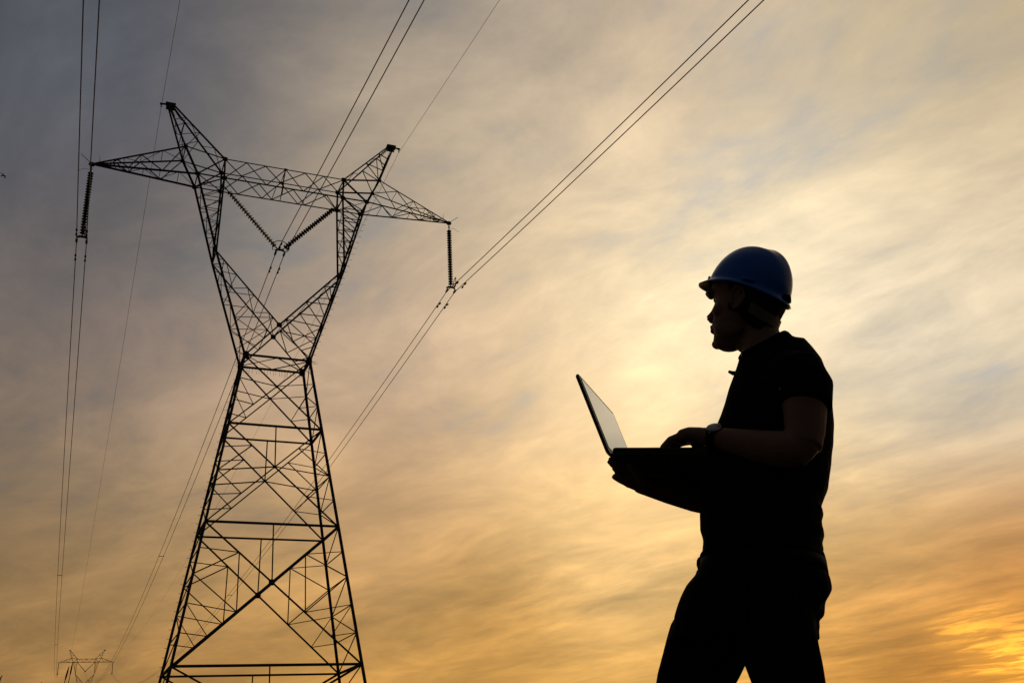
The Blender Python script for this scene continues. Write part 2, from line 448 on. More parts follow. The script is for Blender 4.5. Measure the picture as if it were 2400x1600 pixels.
LEG, BEAM, BR, ST, LA = 0.115, 0.118, 0.062, 0.052, 0.038
for sy in (-1, 1):
    fc = (0, sy, 0)
    for sx in (-1, 1):
        mem('leg', legp(0.0, sx, sy), legp(ZW, sx, sy), LEG, fc)
    for z in (Z3, Z2, Z1):
        mem('cross_beam', legp(z, -1, sy), legp(z, 1, sy), BEAM if sy < 0 else BEAM * 0.8, fc)
    mem('cross_beam', legp(ZW, -1, sy), legp(ZW, 1, sy), BEAM, fc)
    off = Vector((0, sy * -0.03, 0))
    def panel(z0, z1, post, style):
        a0, a1 = legp(z0, -1, sy), legp(z0, 1, sy); b0, b1 = legp(z1, -1, sy), legp(z1, 1, sy)
        t = a1.x / (a1.x + b1.x)
        c = lerp(a0, b1, t)
        for p, q, w in ((a0, b1, 1.55), (a1, b0, 1.1)):
            mem('diagonal_brace', p + off, q + off, BR * (w if style == 3 else 1.0), fc)
        plate(c + off * 2, 0.135 if style == 3 else 0.07, 0.135 if style == 3 else 0.07, fc)
        if post: mem('post', c, lerp(b0, b1, 0.5), ST, fc)
        for sx, lo, hi_ in ((-1, a0, b0), (1, a1, b1)):
            L = lambda f: lerp(hi_, lo, f)            # along the leg from the top
            U = lambda f: lerp(hi_, c, f)             # along the upper diagonal
            W = lambda f: lerp(c, lo, f)              # along the lower diagonal
            if style == 3:
                mem('strut', U(.51), L(.19), LA, fc); mem('strut', U(.51), L(.378), ST, fc)
                mem('strut', U(.51), W(.37), ST, fc); mem('strut', L(.378), W(.37), ST, fc)
                mem('strut', W(.37), L(.58), LA, fc); mem('strut', L(.58), W(.66), LA, fc); mem('strut', W(.66), L(.78), LA, fc)
                nodes = (.19, .378, .58, .78)
            elif style == 2:
                mem('strut', c, L(.49), ST, fc); mem('strut', U(.51), L(.25), LA, fc); mem('strut', U(.51), L(.49), ST, fc)
                mem('strut', L(.49), W(.5), ST, fc); mem('strut', W(.5), L(.735), LA, fc)
                nodes = (.25, .49, .735)
            else:
                mem('strut', c, L(.34), LA, fc); mem('strut', L(.34), W(.5), LA, fc); mem('strut', W(.5), L(.66), LA, fc)
                nodes = (.34, .66)
            if sy < 0:                                  # side faces: lacing between near and far legs
                fl = Vector((1, -1, 1)); fx = (sx, 0, 0)
                far = lambda f: Vector((L(f).x, -L(f).y, L(f).z))
                seq = (0.0,) + nodes + (1.0,)
                mem('strut', hi_, (hi_.x, -hi_.y, hi_.z), BEAM * 0.8, fx)
                for k in range(len(seq) - 1):
                    p, q = (L(seq[k]), far(seq[k + 1])) if k % 2 == 0 else (far(seq[k]), L(seq[k + 1]))
                    mem('lacing_bar', p, q, LA, fx)
                    if 0 < k: mem('lacing_bar', L(seq[k]), far(seq[k]), LA, fx)
    panel(Z3, Z2, True, 3); panel(Z2, Z1, True, 2); panel(Z1, ZW, False, 1)
    panel(0.3, Z3, True, 3)                             # below the lowest beam in view, down to the footings
    for sx in (-1, 1):
        if sy < 0:
            p = legp(0.3, sx, -1); mem('strut', p, (p.x, -p.y, p.z), BEAM * .8, (sx, 0, 0))
    # waist plates
    for sx in (-1, 1): plate(legp(ZW, sx * 0.97, sy) + Vector((0, sy * 0.01, 0.0)), 0.15, 0.21, fc)
    # ---- head of the tower: forked window
    def yb(z): return sy * (BW + (BB - BW) * (z - ZW) / (ZB - ZW))
    Wn = [Vector((sx * AW, sy * BW, ZW)) for sx in (-1, 1)]
    Kn = [Vector((sx * XK, yb(ZK), ZK)) for sx in (-1, 1)]
    Cn = [Vector((sx * XC, sy * BB, ZB)) for sx in (-1, 1)]
    Gn = [Vector((sx * XG, sy * BB, ZB)) for sx in (-1, 1)]
    En = [Vector((sx * XE, sy * BB, ZE)) for sx in (-1, 1)]
    An = [Vector((sx * XA, sy * BA, ZA)) for sx in (-1, 1)]
    Mn = Vector((0, yb(ZM), ZM))
    plate(Mn + Vector((0, sy * .03, 0)), 0.13, 0.13, fc)
    for i, sx in enumerate((-1, 1)):
        fx = (sx, 0, 0)
        mem('leg', Wn[i], Kn[i], LEG * .85, fc); mem('leg', Kn[i], Cn[i], LEG * .85, fc); mem('leg', Cn[i], An[i], LEG * .85, fc)
        mem('leg', Kn[i], Gn[i], LEG * .75, fc); mem('leg', Gn[i], En[i], LEG * .75, fc)
        mem('diagonal_brace', Kn[i], Mn, BR * 1.3, fc); mem('diagonal_brace', Mn, Wn[1 - i], BR * 1.1, fc)
        # cage between outer leg and fork brace
        o = lambda f: lerp(Wn[i], Kn[i], f)
        inn = lambda f: lerp(Mn, Kn[i], f)
        for fo, fi in ((.36, .10), (.60, .40), (.80, .68), (.93, .88)):
            mem('strut', o(fo), inn(fi), LA, fc)
        for fo, fi in ((.36, .40), (.60, .68), (.80, .88)):
            mem('strut', o(fo), inn(fi), LA, fc)
        lowd = lambda f: lerp(Wn[i], Mn, f)
        mem('strut', o(.16), lowd(.30), LA, fc); mem('strut', o(.36), lowd(.55), LA, fc); mem('strut', o(.16), inn(.10), LA, fc)
        mem('strut', lowd(.55), inn(.10), LA, fc)
        # window jambs
        jo = lambda f: lerp(Kn[i], Cn[i], f); ji = lambda f: lerp(Kn[i], Gn[i], f)
        lv = (.22, .40, .56, .72, .86, 1.0)
        for k, f in enumerate(lv[:-1]):
            mem('strut', jo(f), ji(f), LA, fc)
            mem('strut', jo(f), ji(lv[k + 1]), LA, fc)
        # beam end and arm
        mem('strut', An[i], En[i], BR * 1.1, fc)
        mem('diagonal_brace', Cn[i], En[i], BR * 1.25, fc)
        T = Vector((sx * XT, 0, ZT))
        mem('arm_chord', An[i], T, BR * 1.05, fc); mem('arm_chord', Cn[i], T, BR * 1.3, fc)
        ta = lambda f: lerp(An[i], T, f); ba = lambda f: lerp(Cn[i], T, f)
        zz = [(ta(0), ba(.34)), (ba(.34), ta(.48)), (ta(.48), ba(.66)), (ba(.66), ta(.74)), (ta(.74), ba(.84)), (ba(.84), ta(.90))]
        for p, q in zz: mem('lacing_bar', p, q, ST * .85, fc)
        for q in (Cn[i], En[i], Gn[i]): plate(q + Vector((0, sy * .02, 0)), 0.13, 0.13, fc)
        plate(An[i] + Vector((0, sy * .02, 0)), 0.11, 0.11, fc)
        # peak
        P = Vector((sx * XP, sy * 0.10, ZP))
        Po = P + Vector((sx * .12, 0, 0)); Pi = P - Vector((sx * .14, 0, 0))
        mem('leg', An[i], Po, LEG * .7, fc); mem('leg', En[i], Pi, LEG * .65, fc)
        po = lambda f: lerp(An[i], Po, f); pi_ = lambda f: lerp(En[i], Pi, f)
        mem('strut', po(.28), pi_(.48), LA, fc); mem('strut', po(.62), pi_(.76), LA * 1.1, fc)
        mem('strut', po(0), pi_(.48), LA, fc); mem('strut', po(.28), pi_(.76), LA, fc)
    # cross beam of the head
    mem('beam_chord', En[0], En[1], BR * .95, fc); mem('beam_chord', Cn[0], Cn[1], BR * 1.35 if sy < 0 else BR * 1.1, fc)
    tb = lambda f: lerp(En[0], En[1], f); bb = lambda f: lerp(Gn[0], Gn[1], f)
    web = [bb(0), tb(.175), bb(.345), tb(.5), bb(.655), tb(.825), bb(1)]
    for k in range(6): mem('web_diagonal', web[k], web[k + 1], BR * .85, fc)
    plate(tb(.5) + Vector((0, sy * .015, 0)), .10, .07, fc)

fl = lambda p: Vector((p.x, -p.y, p.z))
# members running from the near face to the far face
n_ = -1
En = [Vector((sx * XE, -BB, ZE)) for sx in (-1, 1)]; Gn = [Vector((sx * XG, -BB, ZB)) for sx in (-1, 1)]
Cn = [Vector((sx * XC, -BB, ZB)) for sx in (-1, 1)]; An = [Vector((sx * XA, -BA, ZA)) for sx in (-1, 1)]
Kn = [Vector((sx * XK, -(BW + (BB - BW) * (ZK - ZW) / (ZB - ZW)), ZK)) for sx in (-1, 1)]
Wn = [Vector((sx * AW, -BW, ZW)) for sx in (-1, 1)]
up_ = (0, 0, 1)
for rail, nn in ((En, 6), (Gn, 7)):
    a = lambda f: lerp(rail[0], rail[1], f)
    for k in range(nn):
        p, q = a(k / nn), a((k + 1) / nn)
        mem('lacing_bar', p if k % 2 == 0 else fl(p), fl(q) if k % 2 == 0 else q, LA, up_)
    for k in (0, nn // 2, nn): mem('lacing_bar', a(k / nn), fl(a(k / nn)), LA, up_)
mtop, mbot = lerp(En[0], En[1], .5), lerp(Gn[0], Gn[1], .5)
mem('strut', mtop, fl(mbot), LA, (1, 0, 0)); mem('strut', fl(mtop), mbot, LA, (1, 0, 0))
for i, sx in enumerate((-1, 1)):
    fx = (sx, 0, 0)
    T = Vector((sx * XT, 0, ZT))
    for nd in (En[i], Gn[i], Cn[i], An[i], Kn[i], Wn[i]): mem('strut', nd, fl(nd), ST, fx)
    mem('lacing_bar', Cn[i], fl(Gn[i]), LA, up_); mem('lacing_bar', fl(Cn[i]), Gn[i], LA, up_)
    mem('lacing_bar', Cn[i], fl(An[i]), LA, fx)
    for c0, fr in ((Cn[i], (0, .18, .36, .52, .66, .78, .88)), (An[i], (0, .25, .48, .66, .80))):
        for k in range(len(fr) - 1):
            p, q = lerp(c0, T, fr[k]), lerp(c0, T, fr[k + 1])
            mem('lacing_bar', p if k % 2 else fl(p), fl(q) if k % 2 else q, LA * .9, up_)
            mem('lacing_bar', q, fl(q), LA * .8, up_)
    for a0, a1, nn in ((Wn[i], Kn[i], 6), (Kn[i], Cn[i], 6), (Kn[i], Gn[i], 6)):
        for k in range(nn):
            p, q = lerp(a0, a1, k / nn), lerp(a0, a1, (k + 1) / nn)
            mem('lacing_bar', p if k % 2 else fl(p), fl(q) if k % 2 else q, LA * .85, fx)
    a0 = Kn[i]; a1 = Vector((0, -(BW + (BB - BW) * (ZM - ZW) / (ZB - ZW)), ZM))
    for k in range(6):
        p, q = lerp(a0, a1, k / 6), lerp(a0, a1, (k + 1) / 6)
        mem('lacing_bar', p if k % 2 else fl(p), fl(q) if k % 2 else q, LA * .85, up_)
    for c0, nn in ((An[i], 4), (En[i], 5)):
        Pq = Vector((sx * XP, -.1, ZP))
        for k in range(nn):
            p, q = lerp(c0, Pq, k / nn), lerp(c0, Pq, (k + 1) / nn)
            mem('lacing_bar', p if k % 2 else fl(p), fl(q) if k % 2 else q, LA * .85, fx)
# plan bracing at the waist: a diamond
nm, fm = Vector((0, -BW, ZW)), Vector((0, BW, ZW))
for i in (0, 1):
    mem('lacing_bar', nm, fl(Wn[i]), ST * .8, up_); mem('lacing_bar', fm, Wn[i], ST * .8, up_)

# unit pieces that every member shares
u_ = 0.5; th_ = 0.16
prof = [(-u_, -u_), (u_, -u_), (u_, -u_ + th_), (-u_ + th_, -u_ + th_), (-u_ + th_, u_), (-u_, u_)]
ang_v = [(x, y, z) for z in (0, 1) for x, y in prof]
ang_f = [(5, 4, 3, 2, 1, 0), (6, 7, 8, 9, 10, 11)] + [(k, (k + 1) % 6, 6 + (k + 1) % 6, 6 + k) for k in range(6)]
ANGLE = mesh('angle_bar', ang_v, ang_f, False); ANGLE.materials.append(M['steel'])
pv = [(x, y, z) for z in (-1, 1) for x, y in ((-1, -.55), (-.55, -1), (.55, -1), (1, -.55), (1, .55), (.55, 1), (-.55, 1), (-1, .55))]
pf = [tuple(range(7, -1, -1)), tuple(range(8, 16))] + [(k, (k + 1) % 8, 8 + (k + 1) % 8, 8 + k) for k in range(8)]
PLATE = mesh('gusset_plate', pv, pf, False); PLATE.materials.append(M['steel'])

def memb_matrix(p, q, size, face):
    z = (q - p); x = z.cross(face)
    if x.length < 1e-4: x = z.cross(Vector((1, 0.3, 0)))
    x.normalize(); zn = z.normalized(); y = zn.cross(x)
    mm = Matrix((x * size, y * size, z)).transposed().to_4x4()
    mm.translation = p
    return mm
def plate_matrix(c, hx, hz, nrm, th):
    nrm = nrm.normalized(); x = Vector((0, 0, 1)).cross(nrm)
    if x.length < 1e-4: x = Vector((1, 0, 0))
    x.normalize(); y = nrm.cross(x)
    mm = Matrix((x * hx, y * hz, nrm * th)).transposed().to_4x4()
    mm.translation = c
    return mm

t1 = tag(empty('transmission_tower', (0, 0, 0)), 'large dark lattice steel power tower with forked head close to the worker', 'power tower', 'power towers of the line')
for name, p, q, s_, f_ in MEMB:
    o = obj(name, ANGLE, None, t1); o.matrix_local = memb_matrix(p, q, s_, f_)
for c, hx, hz, nr, th in PLATES:
    o = obj('gusset_plate', PLATE, None, t1); o.matrix_local = plate_matrix(c, hx, hz, nr, th)
# small fittings of the tower
caps = []
for sx in (-1, 1):
    mb = MB()
    mb.box((sx * (XP - .01), 0, ZP + .05), (1, 0, 0), (0, 1, 0), (0, 0, 1), .26, .15, .03)
    mb.box((sx * (XP - .01), -.12, ZP - .10), (1, 0, 0), (0, 1, 0), (0, 0, 1), .22, .012, .13)
    mb.box((sx * (XP - .01), .12, ZP - .10), (1, 0, 0), (0, 1, 0), (0, 0, 1), .22, .012, .13)
    mb.tube([(sx * (XP + .2), 0, ZP + .02), (sx * 6.60, 0, ZP - .03)], .05, 8)
    mb.ball((sx * 6.60, 0, ZP - .03), .075)
    mb.tube([(sx * 6.60, 0, ZP - .05), (sx * 6.59, 0, ZP - .26)], .028, 8)
    caps.append(mb.build('earth_wire_peak', M['steel'], t1))
    mb = MB()
    mb.ball((sx * XT, 0, ZT - .02), (.16, .12, .12))
    mb.tube([(sx * XT, 0, ZT), (sx * (XT + .55), -.1, ZT + .42)], .014, 6)
    mb.tube([(sx * (XT - .35), 0, ZT + .05), (sx * (XT - .32), 0, ZT + .55)], [.02, .006], 6)
    mb.tube([(sx * XT, 0, ZT - .35), (sx * (XT + .3), 0, ZT - .33), (sx * (XT + .62), 0, ZT - .5)], .008, 6)
    caps.append(mb.build('arm_tip', M['steel'], t1))
mb = MB()
mb.tube([mtop + Vector((0, .4, -.05)), mtop + Vector((-.03, .45, -.75)), mtop + Vector((-.05, .6, -1.25))], [.02, .05, .03], 8)
mb.build('hanger_strap', M['steel'], t1)
mb = MB()
rs = random.Random(3)
for k in range(22):
    x = -AW + 2 * AW * (k + .5) / 22
    mb.tube([(x, BW + .02, ZW - .06), (x + rs.uniform(-.06, .06), BW + .03, ZW - .28 - rs.uniform(0, .08))], .008, 5)
for k in range(7):
    y = -BW + 2 * BW * k / 6
    mb.tube([(AW, y, ZW + rs.uniform(-.1, .15)), (AW + .38, y + rs.uniform(-.05, .05), ZW + rs.uniform(-.25, .15))], .008, 5)
    mb.tube([(-AW, y, ZW + rs.uniform(-.1, .1)), (-AW - .25, y, ZW + rs.uniform(-.15, .15))], .008, 5)
tag(mb.build('bird_spikes', M['steel'], t1), kind='stuff')
# step bolts up one leg
mb = MB()
for k in range(46):
    p = legp(1.2 + k * .4, -1, 1)
    mb.tube([p, p + Vector((-.17, .03, 0))], .010, 5)
    if k < 30:
        p = lerp(Wn[1], An[1], k / 30)
        mb.tube([p, p + Vector((.17, -.02, 0))], .010, 5)
tag(mb.build('step_bolts', M['steel'], t1), kind='stuff')
for sx in (-1, 1):
    for sy in (-1, 1):
        p = legp(0, sx, sy); mb = MB()
        mb.rings([[p + Vector((math.cos(a) * r_, math.sin(a) * r_, z)) for a in [2 * math.pi * (k + .5) / 8 for k in range(8)]] for r_, z in ((.62, -.6), (.62, .12), (.45, .30))])
        mb.build('footing', M['concrete'], t1, False)

# second tower of the line on its hill: too far to show its single bars
mb = MB()
for name, p, q, s_, f_ in MEMB:
    mm = memb_matrix(p, q, s_ * 1.15, f_)
    mb.add([mm @ Vector(v) for v in ang_v], ang_f)
for c, hx, hz, nr, th in PLATES:
    mm = plate_matrix(c, hx, hz, nr, th); mb.add([mm @ Vector(v) for v in pv], pf)
for cobj in caps:
    me = cobj.data; mb.add([v.co for v in me.vertices], [tuple(pp.vertices) for pp in me.polygons])
t2 = mb.build('transmission_tower', M['steel'], None, False)
t2.location = (0, TY2, TZ2)
tag(t2, 'tiny far-off lattice power tower on the horizon at the lower left corner', 'power tower', 'power towers of the line')

# ------------------------------------------------------------------ insulators
def disc_mesh():
    pr = [(.0, .0), (.045, .0), (.05, .045), (.07, .055), (.130, .086), (.142, .098), (.134, .106), (.05, .100), (.028, .115), (.022, .155), (.0, .155)]
    nseg = 14; rings = [[Vector((max(r_, .001) * math.cos(a), max(r_, .001) * math.sin(a), -z)) for a in [2 * math.pi * k / nseg for k in range(nseg)]] for r_, z in pr]
    b = MB(); b.rings(rings); return b.mesh('disc')
DISC = disc_mesh(); DISC.materials.append(M['glass'])
def string(parent, p, q, nd, lead0, lead1):
    """row of cap-and-pin discs from p down to q inside parent's frame"""
    d = (q - p); L = d.length; dn = d.normalized()
    x = dn.orthogonal().normalized(); y = dn.cross(x)
    step = (L - lead0 - lead1) / nd
    b = MB(); b.tube([p, p + dn * (lead0 + .02)], .028, 6); b.ball(p + dn * (lead0 * .5), (.05, .05, .07)); b.build('link', M['fitting'], parent)
    b = MB(); b.tube([q - dn * (lead1 + .02), q], .03, 6); b.build('link', M['fitting'], parent)
    for k in range(nd):
        o = obj('disc', DISC, None, parent)
        mm = Matrix((x, -y, -dn)).transposed().to_4x4()
        mm = mm @ Matrix.Diagonal((1, 1, step / .155, 1))
        mm.translation = p + dn * (lead0 + step * k)
        o.matrix_local = mm
def yoke(parent, q, ring):
    b = MB()
    b.tube([q + Vector((-.26, 0, -.10)), q + Vector((-.12, 0, -.02)), q + Vector((.12, 0, -.02)), q + Vector((.26, 0, -.10))], [(.02, .045), (.025, .07), (.025, .07), (.02, .045)], 8)
    b.build('yoke_plate', M['fitting'], parent)
    for s in (-1, 1):
        b = MB()
        b.tube([q + Vector((s * .225, 0, -.08)), q + Vector((s * .225, 0, -.24))], .03, 8)
        b.tube([q + Vector((s * .225, -.24, -.29)), q + Vector((s * .225, -.1, -.26)), q + Vector((s * .225, .1, -.26)), q + Vector((s * .225, .24, -.29))], [.025, .06, .06, .025], 8)
        b.build('suspension_clamp', M['fitting'], parent)
    b = MB(); pts = []
    for k in range(17):
        a = math.pi * (-0.15 + 1.3 * k / 16)
        pts.append(q + (Vector((.42 * math.cos(a), -.1, .42 * math.sin(a) + .05)) if ring == 'v' else Vector((.05 + .1 * math.sin(a), -.42 - .36 * math.cos(2 * math.pi * k / 16), .12 + .22 * math.sin(2 * math.pi * k / 16)))))
    b.tube(pts, .022, 8); b.build('grading_ring', M['fitting'], parent)

CL = {'L': (-XT, 24.7 + HC), 'C': (0.0, 25.55 + HC), 'R': (XT, 24.75 + HC)}
LBL = {'L': ('hanging string of glass insulator discs below the left arm tip', 'short faint insulator string below the left arm of the far tower'),
       'C': ('pair of glass insulator strings forming a V inside the tower window', 'faint V of insulators inside the far tower window'),
       'R': ('hanging string of glass insulator discs below the right arm tip', 'short faint insulator string below the right arm of the far tower')}
for key in 'LCR':
    X, z = CL[key]
    far_mb = MB()
    if key == 'C':
        q = Vector((0, 0, z + .26)); e = tag(empty('insulator_string', q), LBL[key][0], 'insulator', 'insulator strings of the near tower')
        for sx in (-1, 1):
            p = Vector((sx * (XG - .05), 0, ZB - .04)) - q
            string(e, p, Vector((sx * .14, 0, .02)), 23, .42, .16)
            far_mb.tube([p + q, q], .11, 6)
        yoke(e, Vector((0, 0, 0)), 'v')
    else:
        q = Vector((X, 0, z + .26)); e = tag(empty('insulator_string', q), LBL[key][0], 'insulator', 'insulator strings of the near tower')
        string(e, Vector((X, 0, ZT - .1)) - q, Vector((0, 0, 0)), 23, .36, .12)
        far_mb.tube([(X, 0, ZT), q], .11, 6)
        yoke(e, Vector((0, 0, 0)), 's')
    far_mb.ball(q, .25)
    o = far_mb.build('insulator_string', M['fitting'])
    o.location = (0, TY2, TZ2)
    tag(o, LBL[key][1], 'insulator', 'insulator strings of the far tower')

# ------------------------------------------------------------------ conductors and earth wires
def span(z0, s, dz_, L, y):  # parabola leaving the tower with slope s
    k = (dz_ - s * L) / (L * L)
    return z0 + s * y + k * y * y
def cable(name, X, z0, s_near, s_far, r_, label, group, damp, spacers):
    pts = []
    y = -140.0
    while y < 0: pts.append((X, y, span(z0, s_near, 0, 360, -y))); y += 2.0
    y = 0.0
    while y < TY2: pts.append((X, y, span(z0, s_far, TZ2, TY2, y))); y += 4.0
    pts.append((X, TY2, z0 + TZ2))
    b = MB(); b.tube(pts, r_, 6, ends=False)
    if not damp and not spacers:
        return tag(b.build(name, M['cable']), label, 'cable', group)
    e = tag(empty(name, (X, 0, z0)), label, 'cable', group)
    off = Vector((X, 0, z0)); b.v = [v - off for v in b.v]
    b.build('wire', M['cable'], e)
    for yy in (-1.45, 1.45) if damp else ():
        zz = span(z0, s_near, 0, 360, -yy) if yy < 0 else span(z0, s_far, TZ2, TY2, yy)
        c = Vector((0, yy, zz - z0)); b = MB()
        b.tube([c, c + Vector((0, 0, -.10))], .02, 6)
        b.tube([c + Vector((0, -.26, -.11)), c + Vector((0, .26, -.11))], .010, 6)
        for s in (-1, 1): b.tube([c + Vector((0, s * .13, -.11)), c + Vector((0, s * .29, -.12))], [.045, .05], 8)
        b.build('vibration_damper', M['fitting'], e)
    for yy in spacers:
        zz = span(z0, s_far, TZ2, TY2, yy)
        b = MB(); b.tube([(0, yy, zz - z0), (.45, yy, zz - z0)], .03, 6)
        for xx in (0, .45): b.ball((xx, yy, zz - z0), (.05, .09, .05))
        b.build('spacer_bar', M['fitting'], e)
    return e
for key, sn, sf, nm_, sp in (('L', -.128, -.035, 'left', (80.0, 150.0)), ('C', -.120, -.075, 'middle', (62.0,)), ('R', -.116, -.070, 'right', (79.0,))):
    X, z = CL[key]
    for s, side in ((-1, 'left'), (1, 'right')):
        cable('power_cable', X + s * .225, z - .03, sn, sf, .021, '%s wire of the cable pair hung from the %s insulators' % (side, nm_),
              'conductor wires of the line', True, sp if s < 0 else ())
cable('earth_wire', -6.59, 33.3 + HC, -.092, -.080, .010, 'single thin wire running over the left peak of the tower', 'earth wires of the line', False, ())
cable('earth_wire', 6.59, 33.3 + HC, -.112, -.060, .010, 'single thin wire running over the right peak of the tower', 'earth wires of the line', False, ())
# ------------------------------------------------------------------ worker with laptop
# local frame: x to the right of the view heading, y away, z up, origin on the ground under the body
FWD = Vector((math.sin(YAW), math.cos(YAW), 0))
PO = Vector((CAM.x, CAM.y, 0)) + rt * 0.62 + FWD * 2.42
BYAW = R(19)
bf = Vector((-math.cos(BYAW), math.sin(BYAW), 0))       # the way the body faces
bl = Vector((-math.sin(BYAW), -math.cos(BYAW), 0))      # towards its left side
man = tag(empty('person', PO, -YAW), 'person in blue hard hat, black polo shirt and dark trousers holding an open laptop', 'person')

SHIRT = [
((-0.0233, 1.5716), (0.1030, 1.614), 0.062, 0.012), ((-0.0298, 1.5648), (0.1247, 1.6010), 0.100, 0.045),
((-0.0378, 1.5556), (0.1549, 1.5935), 0.155, 0.085), ((-0.0482, 1.5371), (0.1755, 1.5631), 0.190, 0.095),
((-0.0597, 1.5104), (0.1913, 1.5261), 0.202, 0.085), ((-0.073, 1.4781), (0.1951, 1.4854), 0.200, 0.060),
((-0.0878, 1.4346), (0.1916, 1.4411), 0.192, 0.030), ((-0.1008, 1.4031), (0.1876, 1.4066), 0.186, 0.015),
((-0.1155, 1.3743), (0.1816, 1.3612), 0.182, 0.0), ((-0.1394, 1.3238), (0.1684, 1.3056), 0.178, 0.0),
((-0.1593, 1.2694), (0.1523, 1.2512), 0.174, 0.0), ((-0.1746, 1.2158), (0.1341, 1.1979), 0.170, 0.0),
((-0.1808, 1.171), (0.1114, 1.1542), 0.168, 0.0), ((-0.1829, 1.1552), (0.1134, 1.1382), 0.168, 0.0),
((-0.1848, 1.1394), (0.1091, 1.1258), 0.168, 0.0), ((-0.1867, 1.1206), (0.1053, 1.104), 0.169, 0.0),
((-0.1848, 1.1027), (0.1064, 1.0862), 0.170, 0.0), ((-0.1849, 1.0819), (0.0995, 1.0658), 0.171, 0.0),
((-0.1857, 1.0717), (0.101, 1.0554), 0.172, 0.0), ((-0.188, 1.0615), (0.0982, 1.0453), 0.173, 0.0),
((-0.1965, 1.0548), (0.0996, 1.036), 0.175, 0.0), ((-0.1927, 1.0494), (0.1006, 1.0298), 0.176, 0.0),
((-0.1953, 1.0445), (0.1012, 1.0217), 0.176, 0.0)]
TROUS = [
((-0.1858, 1.0624), (0.0956, 1.0424), 0.165), ((-0.1907, 1.0483), (0.0975, 1.0239), 0.170),
((-0.1996, 1.0274), (0.0985, 1.0066), 0.175), ((-0.2073, 1.0227), (0.0985, 0.9975), 0.177),
((-0.2115, 1.0088), (0.0984, 0.9884), 0.178), ((-0.2212, 1.0016), (0.1015, 0.9772), 0.180),
((-0.2348, 0.9869), (0.1008, 0.9562), 0.182), ((-0.2444, 0.9704), (0.0912, 0.9418), 0.184),
((-0.252, 0.9579), (0.0797, 0.9286), 0.185), ((-0.2636, 0.9368), (0.0763, 0.915), 0.186),
((-0.2731, 0.9196), (0.0718, 0.9006), 0.185), ((-0.2762, 0.907), (0.0555, 0.8878), 0.182),
((-0.2807, 0.8936), (0.0573, 0.8751), 0.180), ((-0.2861, 0.8823), (0.0529, 0.8666), 0.178),
((-0.2942, 0.8634), (0.052, 0.8445), 0.176), ((-0.3042, 0.8371), (0.0504, 0.8179), 0.174)]

def body_ring(L, Rr, b, droop=0.0, n=40, grow=0.0):
    """rounded section between a front and a back point, turned with the body"""
    L = Vector((L[0], 0, L[1])); Rr = Vector((Rr[0], 0, Rr[1]))
    c = (L + Rr) / 2; e = (Rr - L); hx = e.length / 2 + grow; e.normalize(); b = b + grow
    # ellipse with half depth a along the facing axis and b sideways, whose extent across the view is hx
    s, co = math.sin(BYAW), math.cos(BYAW)
    bs = min(b, hx * 0.93 / s)
    a = math.sqrt(max(hx * hx - (bs * s) ** 2, 1e-5)) / co
    out = []
    for k in range(n):
        t = 2 * math.pi * k / n
        ca, sa = math.cos(t), math.sin(t)
        p = a * math.copysign(abs(ca) ** 0.92, ca); q = b * math.copysign(abs(sa) ** 0.86, sa)
        x = p * bf.x + q * bl.x; y = p * bf.y + q * bl.y
        out.append(c + e * x + Vector((0, y, -droop * (q / b) ** 2)))
    return out

# ---- trousers
mb = MB()
mb.rings([body_ring(L, Rr, b) for L, Rr, b in TROUS[:-1]])
mb.tube([(-.12, .075, .95), (-.190, .080, .86), (-.236, .08, .77), (-.285, .085, .62), (-.315, .09, .48), (-.34, .09, .28), (-.36, .092, .10)],
        [(.105, .11), (.098, .10), (.087, .088), (.088, .086), (.078, .08), (.068, .07), (.062, .066)], 20, up=(0, 1, 0))
mb.tube([(-.06, -.085, .95), (-.066, -.088, .86), (-.054, -.09, .76), (-.06, -.095, .62), (-.05, -.098, .48), (-.01, -.10, .28), (.03, -.102, .10)],
        [(.092, .10), (.090, .096), (.079, .083), (.082, .082), (.076, .078), (.067, .068), (.062, .064)], 20, up=(0, 1, 0))
# things in the hip pocket
mb.ball((.030, -.10, .955), (.040, .03, .045))
def cloth_noise(amp, sc_, dirn=(1, 1, 1)):
    def f(co, nrm):
        q = Vector((co.x * sc_ * dirn[0], co.y * sc_ * dirn[1], co.z * sc_ * dirn[2]))
        return co + nrm * (amp * (noise.noise(q) + 0.5 * noise.noise(q * 2.3)))
    return f
remesh(mb, 'trousers', M['denim'], man, 0.006, 3, 0.5, cloth_noise(.0035, 14, (1, 1, .6)))
# ---- belt
mb = MB()
b0 = body_ring((-.192, 1.045), (.098, 1.022), .172, 0, 40, .004); b1 = body_ring((-.198, 1.012), (.098, .992), .176, 0, 40, .004)
i0 = body_ring((-.192, 1.045), (.098, 1.022), .172, 0, 40, -.004); i1 = body_ring((-.198, 1.012), (.098, .992), .176, 0, 40, -.004)
nn = 40; vs = b0 + b1 + i1 + i0
mb.add(vs, [(r * nn + j, r * nn + (j + 1) % nn, ((r + 1) % 4) * nn + (j + 1) % nn, ((r + 1) % 4) * nn + j) for r in range(4) for j in range(nn)])
belt = mb.build('belt', M['leather'], man)
mb = MB()
bc = Vector((-.183, .05, 1.044))
mb.tube([bc - bl * .022, bc, bc + bl * .022], [(.012, .017), (.016, .021), (.012, .017)], 12, up=(0, 0, 1))
mb.build('buckle', M['leather'], belt)

